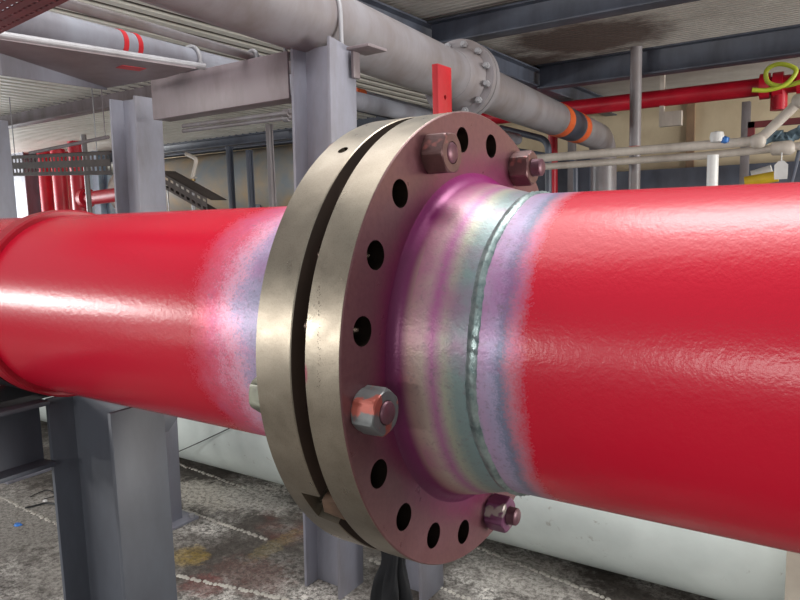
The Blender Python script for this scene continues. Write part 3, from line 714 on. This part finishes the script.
# thin diagonal rod
bm = B(); add_tube(bm, [at_y(800, 148, YH+.1), at_y(783, 182, YH+.1)-Vector((0, 0, .2))], .01, 8); tag(obj('brace_rod', bm, m_dbeam), 'thin dark brace rod below the handrail joint at the right edge', 'rod')
# wall bracket posts
for px, lab in ((572, 'narrow grey upright behind the drop of the big grey pipe'), (745, 'grey upright carrying the hanger under the far red pipe')):
    c = at_y(px, 150, 5.3); beam('upright', lab, (c.x, 5.3, 0), (c.x, 5.3, c.z+.1 if px < 600 else at_y(745, 102, 5.3).z), b=.06, d=.06, mat=m_gpipe, cat='post')
# cream cabinet and low dark band at wall
bm = B(); c0, c1 = at_y(612, 172, 5.5), at_y(820, 172, 5.5); add_box(bm, (c0.x, 5.5, 0), (c1.x+1, 5.698, c0.z)); tag(obj('low_ledge', bm, m_dbeam), 'dark low ledge along the foot of the cream wall', 'ledge')
c0, c1 = at_y(686, 140, 5.67), at_y(694, 140, 5.67); bm = B(); add_box(bm, (c0.x, 5.67, .3), (c1.x, 5.7, 2.1)); tag(obj('wall_strip', bm, paint('brown_strip', (150, 122, 96), (128, 104, 84), .8)), 'brown vertical strip on the cream wall', 'strip')
# small items in crowded corner behind the flange
for i, (x0, y0, x1, y1, mt, lab) in enumerate([(745, 182, 778, 176, m_yellow, 'yellow pipe end lying low behind the red pipe'), (752, 176, 772, 170, m_white, 'white pipe end lying low above the yellow one')]):
    P0, P1 = at_y(x0, y0, YH+.4+.09*i), at_y(x1, y1, YH+.4+.09*i); bm = B(); add_tube(bm, [P0, P1], .03, 16); add_tube(bm, [P0.lerp(P1, .5), Vector((P0.lerp(P1, .5).x, P0.y, 0))], .012, 8); tag(obj('pipe_offcut', bm, mt), lab, 'pipe')
# conduits right of post 2
YC = 2.3
t = thing('conduit', 'grey conduit with orange end, right of the tall post', 'conduit', at_y(357, 92, YC))
o = at_y(357, 92, YC); e = at_y(440, 115, YC+.8)-o; bm = B(); add_tube(bm, [Vector((0, 0, 0)), e*1.6], .021, 16); obj('tube', bm, m_gpipe2, t, smooth=60)
bm = B(); add_tube(bm, [-e*.02, e*.07], .0235, 16); obj('end_band', bm, m_orange, t, smooth=60)['label'] = 'orange end band'
o = at_y(357, 108, YC+.2); bm = B(); add_tube(bm, [Vector((0, 0, 0)), (at_y(440, 128, YC+1.0)-o)*1.5], .02, 16); q_ = (at_y(440, 128, YC+1.0)-o)*.95; add_tube(bm, [q_, Vector((q_.x, q_.y, CZ-.04-o.z))], .006, 8); tag(obj('conduit', bm, m_dbeam, None, o, smooth=60), 'dark conduit running below the orange-ended conduit', 'conduit')
for k, (pl, r, lab) in enumerate([([(500, 128), (548, 140), (549, 190)], .026, 'dark bent pipe behind the top right bolt'), ([(515, 150), (575, 160), (577, 200)], .02, 'lower thin dark pipe behind the top right bolt')]):
    P = [at_y(x, y, 4.4+.2*k) for x, y in pl]; o = P[0]; bm = B(); add_tube(bm, [Vector()]+bend(Vector(), P[1]-o, P[2]-o, .08)+[Vector((P[2].x-o.x, P[2].y-o.y, -o.z))], r, 14); tag(obj('bent_pipe', bm, m_dbeam, None, o, smooth=60), lab, 'pipe')
c = at_y(553, 175, 4.9); bm = B(); add_tube(bm, [(c.x, 4.9, 0), (c.x, 4.9, at_y(553, 124, 4.9).z)], .04, 16); tag(obj('red_riser', bm, m_redp, smooth=60), 'red vertical pipe far behind the top right bolt', 'pipe')
# hollow backdrop frames: dark cabinet behind
c0, c1 = at_y(508, 175, 5.35), at_y(590, 175, 5.35); bm = B(); add_box(bm, (c0.x, 5.35, 0), (c1.x, 5.65, at_y(550, 160, 5.35).z)); tag(obj('equipment_cabinet', bm, m_dark, bevel=.01), 'dark equipment cabinet at the foot of the wall behind the flanges', 'cabinet')

# ------------------------------------------------------------------ left background
# pair of thin tubes under the cross beam
for k, (y0, y1, lab) in enumerate([(126, 113, 'upper thin rail tube under the cross beam'), (131, 118, 'lower thin rail tube under the cross beam')]):
    o = at_y(183, y0, 1.5); e = at_y(286, y1, 1.5+.05*k)-o; bm = B(); add_tube(bm, [Vector(), e*1.25], .010, 12); add_tube(bm, [e*.985, e*1.03], .018, 12); add_tube(bm, [e*1.22, Vector((e.x*1.22, e.y*1.22, CZ-.04-o.z))], .006, 8); tag(obj('rail_tube', bm, m_gpipe, None, o, smooth=60), lab, 'tube')
for px, top, Y, w, lab in ((229, 146, 3.0, .035, 'left of the three slim uprights behind the cross beam'), (249, 150, 3.0, .035, 'middle of the three slim uprights behind the cross beam'), (269, 124, 2.2, .028, 'right of the three slim uprights, pale and nearest the tall post')):
    c = at_y(px, top, Y); beam('slim_upright', lab, (c.x, Y, 0), (c.x, Y, c.z), b=w, d=w*1.2, mat=(m_dbeam if px < 260 else m_gpipe), cat='upright')
c0, c1 = at_y(150, 150, 3.05), at_y(290, 150, 3.05); beam('equipment_beam', 'dark beam on top of the slim uprights', (c0.x, 3.05, at_y(200, 145, 3.05).z), (c1.x, 3.05, at_y(200, 145, 3.05).z), b=.08, d=.07)
# horizontal tank
tz = at_y(220, 186, 5.0); t = thing('storage_tank', 'weathered beige and grey horizontal tank behind the slim uprights', 'tank', (tz.x, 5.0, tz.z))
bm = B(); add_lathe(bm, [(-1.9, .05), (-1.88, .2), (-1.8, .33), (-1.65, .39), (1.3, .39), (1.45, .33), (1.53, .2), (1.55, .05)], 64); obj('shell', bm, m_tank, t, smooth=60)
for x in (-1.2, .9):
    bm = B(); add_box(bm, (x-.06, -.3, -tz.z), (x+.06, .3, -.2)); obj('saddle', bm, m_dbeam, t)
# white valve with bent pipe
o = at_y(192, 184, 2.6); t = thing('valve', 'small white bent pipe with brass valve left of the tank', 'valve', (o.x, 2.6, o.z))
PP = [at_y(x, y, 2.6)-o for x, y in ((192, 180), (197, 163), (186, 154))]; bm = B(); add_tube(bm, [PP[0]]+bend(PP[0], PP[1]+Vector((0, 0, .03)), PP[2], .03)+[PP[2]], .014, 14); obj('bent_pipe', bm, m_cream, t, smooth=60)
bm = B(); add_lathe(bm, [(-.03, .012), (-.026, .026), (-.01, .026), (-.006, .017), (.01, .017), (.014, .026), (.028, .026), (.03, .012)], 24, 'z', PP[0]-Vector((0, 0, .02))); obj('body', bm, paint('brass_fitting', (150, 128, 86), (120, 100, 66), .4, .6), t)
bm = B(); add_tube(bm, [PP[0]-Vector((0, 0, .03)), Vector((PP[0].x, PP[0].y, -o.z))], .014, 12); obj('riser', bm, m_galv, t)
bm = B(); add_tube(bm, [PP[0]+Vector((-.07, 0, -.005)), PP[0]+Vector((.05, 0, .015))], .006, 8); obj('handle', bm, m_cream, t)
# perforated trays
def perf_tray(name, label, a_, b_, h, mat, pitch=.05, leg=0):
    a_, b_ = Vector(a_), Vector(b_); d = (b_-a_); Ln = d.length; d.normalize(); up = Vector((0, 0, 1)); n = int(Ln/pitch); bm = B(); nrm = d.cross(up).normalized()*.003
    for i in range(n):
        for j in range(2):
            x0, x1 = i*pitch, (i+1)*pitch; z0, z1 = j*h/2, (j+1)*h/2; hx = pitch*.3; hz = h*.09; cx, cz = (x0+x1)/2, (z0+z1)/2
            O = [(x0, z0), (x1, z0), (x1, z1), (x0, z1)]; I = [(cx-hx, cz-hz), (cx+hx, cz-hz), (cx+hx, cz+hz), (cx-hx, cz+hz)]
            lay = []
            for off in (Vector(), nrm):
                o_ = [bm.verts.new(d*u+up*v+off) for u, v in O]; i_ = [bm.verts.new(d*u+up*v+off) for u, v in I]; lay.append(i_)
                for k in range(4): bm.faces.new((o_[k], o_[(k+1) % 4], i_[(k+1) % 4], i_[k]))
            for k in range(4): bm.faces.new((lay[0][k], lay[0][(k+1) % 4], lay[1][(k+1) % 4], lay[1][k]))
    back = d.cross(up).normalized()
    if back.y < 0: back = -back
    for z in (0, h):
        q = [bm.verts.new(p) for p in (up*z, d*Ln+up*z, d*Ln+up*z+back*.12, up*z+back*.03)]; bm.faces.new(q)
        q = [bm.verts.new(p+up*.003) for p in (up*z, d*Ln+up*z, d*Ln+up*z+back*.12, up*z+back*.12)]; bm.faces.new(q)
    t = thing(name, label, 'cable tray', a_); obj('tray', bm, mat, t)
    for fr_ in ((.12, .88) if leg else ()):
        p = d*Ln*fr_+back*.012; bm = B(); z1 = leg-a_.z if leg > 1.9 else p.z; z0 = p.z if leg > 1.9 else -a_.z
        add_tube(bm, [(p.x, p.y, z0), (p.x, p.y, z1)], .0035, 8); obj('hanger_rod' if leg > 1.9 else 'support_leg', bm, m_galv, t)
    return t
m_tray = paint('dark_brown_tray_steel', (88, 78, 74), (66, 58, 56), .6)
a_, b_ = at_y(4, 176, 2.0), at_y(112, 174, 2.0); perf_tray('cable_tray', 'dark perforated cable tray crossing low left of the left tall post', a_, b_, .15, m_tray, leg=CZ-.01)
a_, b_ = at_y(160, 186, 1.9), at_y(212, 216, 1.9); perf_tray('cable_tray', 'dark perforated tray sloping down right of the left tall post', a_, b_, .09, m_tray, leg=.01)
# plank strut above tray
o = at_y(30, 153, 1.9); e = at_y(108, 137, 1.9)-o; bm = B(); add_tube(bm, [Vector(), e], .012, 12); add_tube(bm, [e*.97, Vector((e.x*.97, 0, CZ-.03-o.z))], .003, 8); tag(obj('strut', bm, m_beam, None, o, smooth=60), 'thin mauve strut above the low perforated tray', 'strut')
# leftmost post edge
c = at_y(-4, 180, .8); hpost('steel_post', 'grey post cut off by the left edge of the view', c.x-.03, .8, .125, .12, 0, at_y(0, 118, .8).z, m_post)
# far columns and risers at the left
YQ = 4.2
for x0, x1, mt, lab in ((7, 12, m_galv, 'thin pale riser, leftmost in the far left gap'), (13, 21, m_lightblue, 'pale blue column beside the leftmost riser'), (24, 38, m_post, 'broad grey-blue column in the far left gap')):
    a_, b_ = at_y(x0, 190, YQ), at_y(x1, 190, YQ); w = (b_.x-a_.x)/2; bm = B()
    if x1-x0 < 6: add_tube(bm, [(0, 0, 0), (0, 0, CZ-.02)], w, 12)
    else: add_prism(bm, ibeam_poly(w*1.6, w*1.6, .015, .012), (0, 0, 0), (0, 0, CZ-.02))
    tag(obj('column', bm, mt, None, ((a_.x+b_.x)/2, YQ, 0)), lab, 'column')
for x0, x1, lab, Y in ((43, 50, 'narrow red riser in the far left gap', YQ), (57, 65, 'middle red riser in the far left gap', YQ), (65, 73, 'red riser right of the middle one in the far left gap', YQ+.25), (75, 84, 'red riser with a side branch in the far left gap', YQ-.3)):
    a_, b_ = at_y(x0, 190, Y), at_y(x1, 190, Y); w = (b_.x-a_.x)/2*.95; t = thing('red_riser', lab, 'pipe', ((a_.x+b_.x)/2, Y, 0)); bm = B(); add_tube(bm, [(0, 0, 0), (0, 0, CZ-.02)], w, 24); obj('pipe', bm, m_redp, t, smooth=60)
    if x0 == 75:
        e = at_y(118, 195, Y)-t.location; z = e.z; bm = B(); add_tube(bm, [(0, 0, z-.02), (e.x*.5, 0, z-.01), (e.x*1.2, 0, z+.01)], w*.9, 20); obj('branch', bm, m_redp, t, smooth=60)
        bm = B(); add_tube(bm, [(w, 0, z-.01), (w+.07, 0, z-.01)], w*1.3, 20); obj('flange', bm, m_redp, t)
a_ = at_y(53, 190, YQ+.5); bm = B(); add_tube(bm, [(a_.x, YQ+.5, 0), (a_.x, YQ+.5, CZ-.02)], .03, 12); tag(obj('yellow_riser', bm, m_yellow), 'thin yellow riser between the red risers in the far left gap', 'pipe')
a_ = at_y(88, 190, YQ-.6); bm = B(); add_tube(bm, [(a_.x, YQ-.6, 0), (a_.x, YQ-.6, CZ-.02)], .028, 12); tag(obj('grey_riser', bm, m_gpipe), 'thin grey riser in front of the red branch pipe', 'pipe')
a_ = at_y(101, 190, YQ+.5); bm = B(); add_prism(bm, ibeam_poly(.14, .14, .012, .012), (a_.x, YQ+.5, 0), (a_.x, YQ+.5, CZ-.02)); tag(obj('column', bm, m_lightblue), 'pale blue column beside the left tall post, behind the red branch', 'column')
a_, b_ = at_y(-30, 190, 9), at_y(112, 190, 9); bm = B(); add_box(bm, (a_.x, 9, 0), (b_.x, 9.1, 2.6)); struct('wall_left', bm, paint('bright_pale_panel', (214, 220, 226), (190, 198, 206), .7, scale=1))
# ------------------------------------------------------------------ litter on the deck
def litter(px, py, mt, lab, s, cat, name):
    c = at_z(px, py, .001); bm = B(); n = 9; random.seed(px)
    R = [[], []]
    for i in range(n):
        a_ = 2*PI*i/n; r = s*random.uniform(.6, 1.1)
        for k, z in ((0, 0), (1, s*.25)): R[k].append(bm.verts.new((math.cos(a_)*r*(1-.3*k), math.sin(a_)*r*.7*(1-.3*k), z)))
    for i in range(n): bm.faces.new((R[0][i], R[0][(i+1) % n], R[1][(i+1) % n], R[1][i]))
    bm.faces.new(R[0][::-1]); bm.faces.new(R[1]); tag(obj(name, bm, mt, None, c), lab, cat)
litter(18, 525, m_blue, 'small blue plastic scrap on the deck at lower left', .024, 'scrap', 'plastic_scrap')
litter(45, 501, m_white, 'small white scrap on the deck at lower left', .018, 'scrap', 'paint_flake')
P = [at_z(x, y, .006) for x, y in ((25, 508), (38, 505), (46, 503), (57, 504))]; bm = B(); add_tube(bm, catmull(P), .004, 8); tag(obj('wire_scrap', bm, m_black), 'short black wire scrap on the deck at lower left', 'wire')
P = [at_z(x, y, .004) for x, y in ((30, 497), (38, 493), (48, 490), (56, 495), (44, 499))]; bm = B(); add_tube(bm, catmull(P), .002, 8); tag(obj('thin_wire', bm, m_black), 'thin curled dark wire on the deck above the short wire scrap', 'wire')
# thin cord across the big pale pipe
P = [at_y(x, y, 1.08) for x, y in ((168, 456), (198, 443), (232, 427))]; bm = B(); add_tube(bm, catmull(P), .0022, 8); tag(obj('loose_wire', bm, m_black), 'thin dark wire stretched in front of the big pale pipe', 'wire')
# raised anti-slip weld beads on the deck: uncountable small dots
bm = B(); random.seed(3)
def dotrow(p0, p1, n):
    a_, b_ = at_z(*p0, 0), at_z(*p1, 0)
    for i in range(n):
        c = a_.lerp(b_, (i+.5)/n)+Vector((random.uniform(-.004, .004), random.uniform(-.004, .004), 0)); r = random.uniform(.007, .011)
        lo = [bm.verts.new(c+Vector((math.cos(k*PI/4)*r, math.sin(k*PI/4)*r, -.001))) for k in range(8)]; top = [bm.verts.new(c+Vector((math.cos(k*PI/4)*r*.6, math.sin(k*PI/4)*r*.6, .004))) for k in range(8)]
        for k in range(8): bm.faces.new((lo[k], lo[(k+1) % 8], top[(k+1) % 8], top[k]))
        bm.faces.new(top)
dotrow((0, 497), (62, 527), 26); dotrow((172, 506), (268, 540), 34); dotrow((172, 462), (262, 494), 34); dotrow((478, 548), (610, 600), 34); dotrow((172, 575), (290, 600), 30); dotrow((370, 560), (470, 600), 24)
tag(obj('anti_slip_beads', bm, paint('worn_bead_paint', (196, 192, 182), (150, 146, 138), .7)), 'rows of small raised pale anti-slip beads on the deck', 'beads', kind='stuff')

# ------------------------------------------------------------------ groups of like things
GR = {'stud_bolt': 'stud bolts in the right flange', 'steel_post': 'grey H-section steel posts', 'ceiling_beam': 'steel beams under the ceiling', 'red_riser': 'red vertical pipes in the background',
      'u_bolt': 'u-bolts on the cross beam', 'handrail': 'cream handrails on the right', 'slim_upright': 'slim uprights behind the cross beam', 'column': 'columns in the far left gap', 'rail_tube': 'thin tubes under the cross beam',
      'cable_tray': 'perforated cable trays', 'bent_pipe': 'dark bent pipes behind the flanges', 'conduit': 'thin conduits', 'flanged_pipe': 'red flanged pipes', 'pipe_offcut': 'pipe ends behind the right pipe', 'upright': 'grey uprights by the cream wall'}
for o in bpy.data.objects:
    b = o.name.split('.')[0]
    if not o.parent and b in GR and 'label' in o.keys(): o['group'] = GR[b]
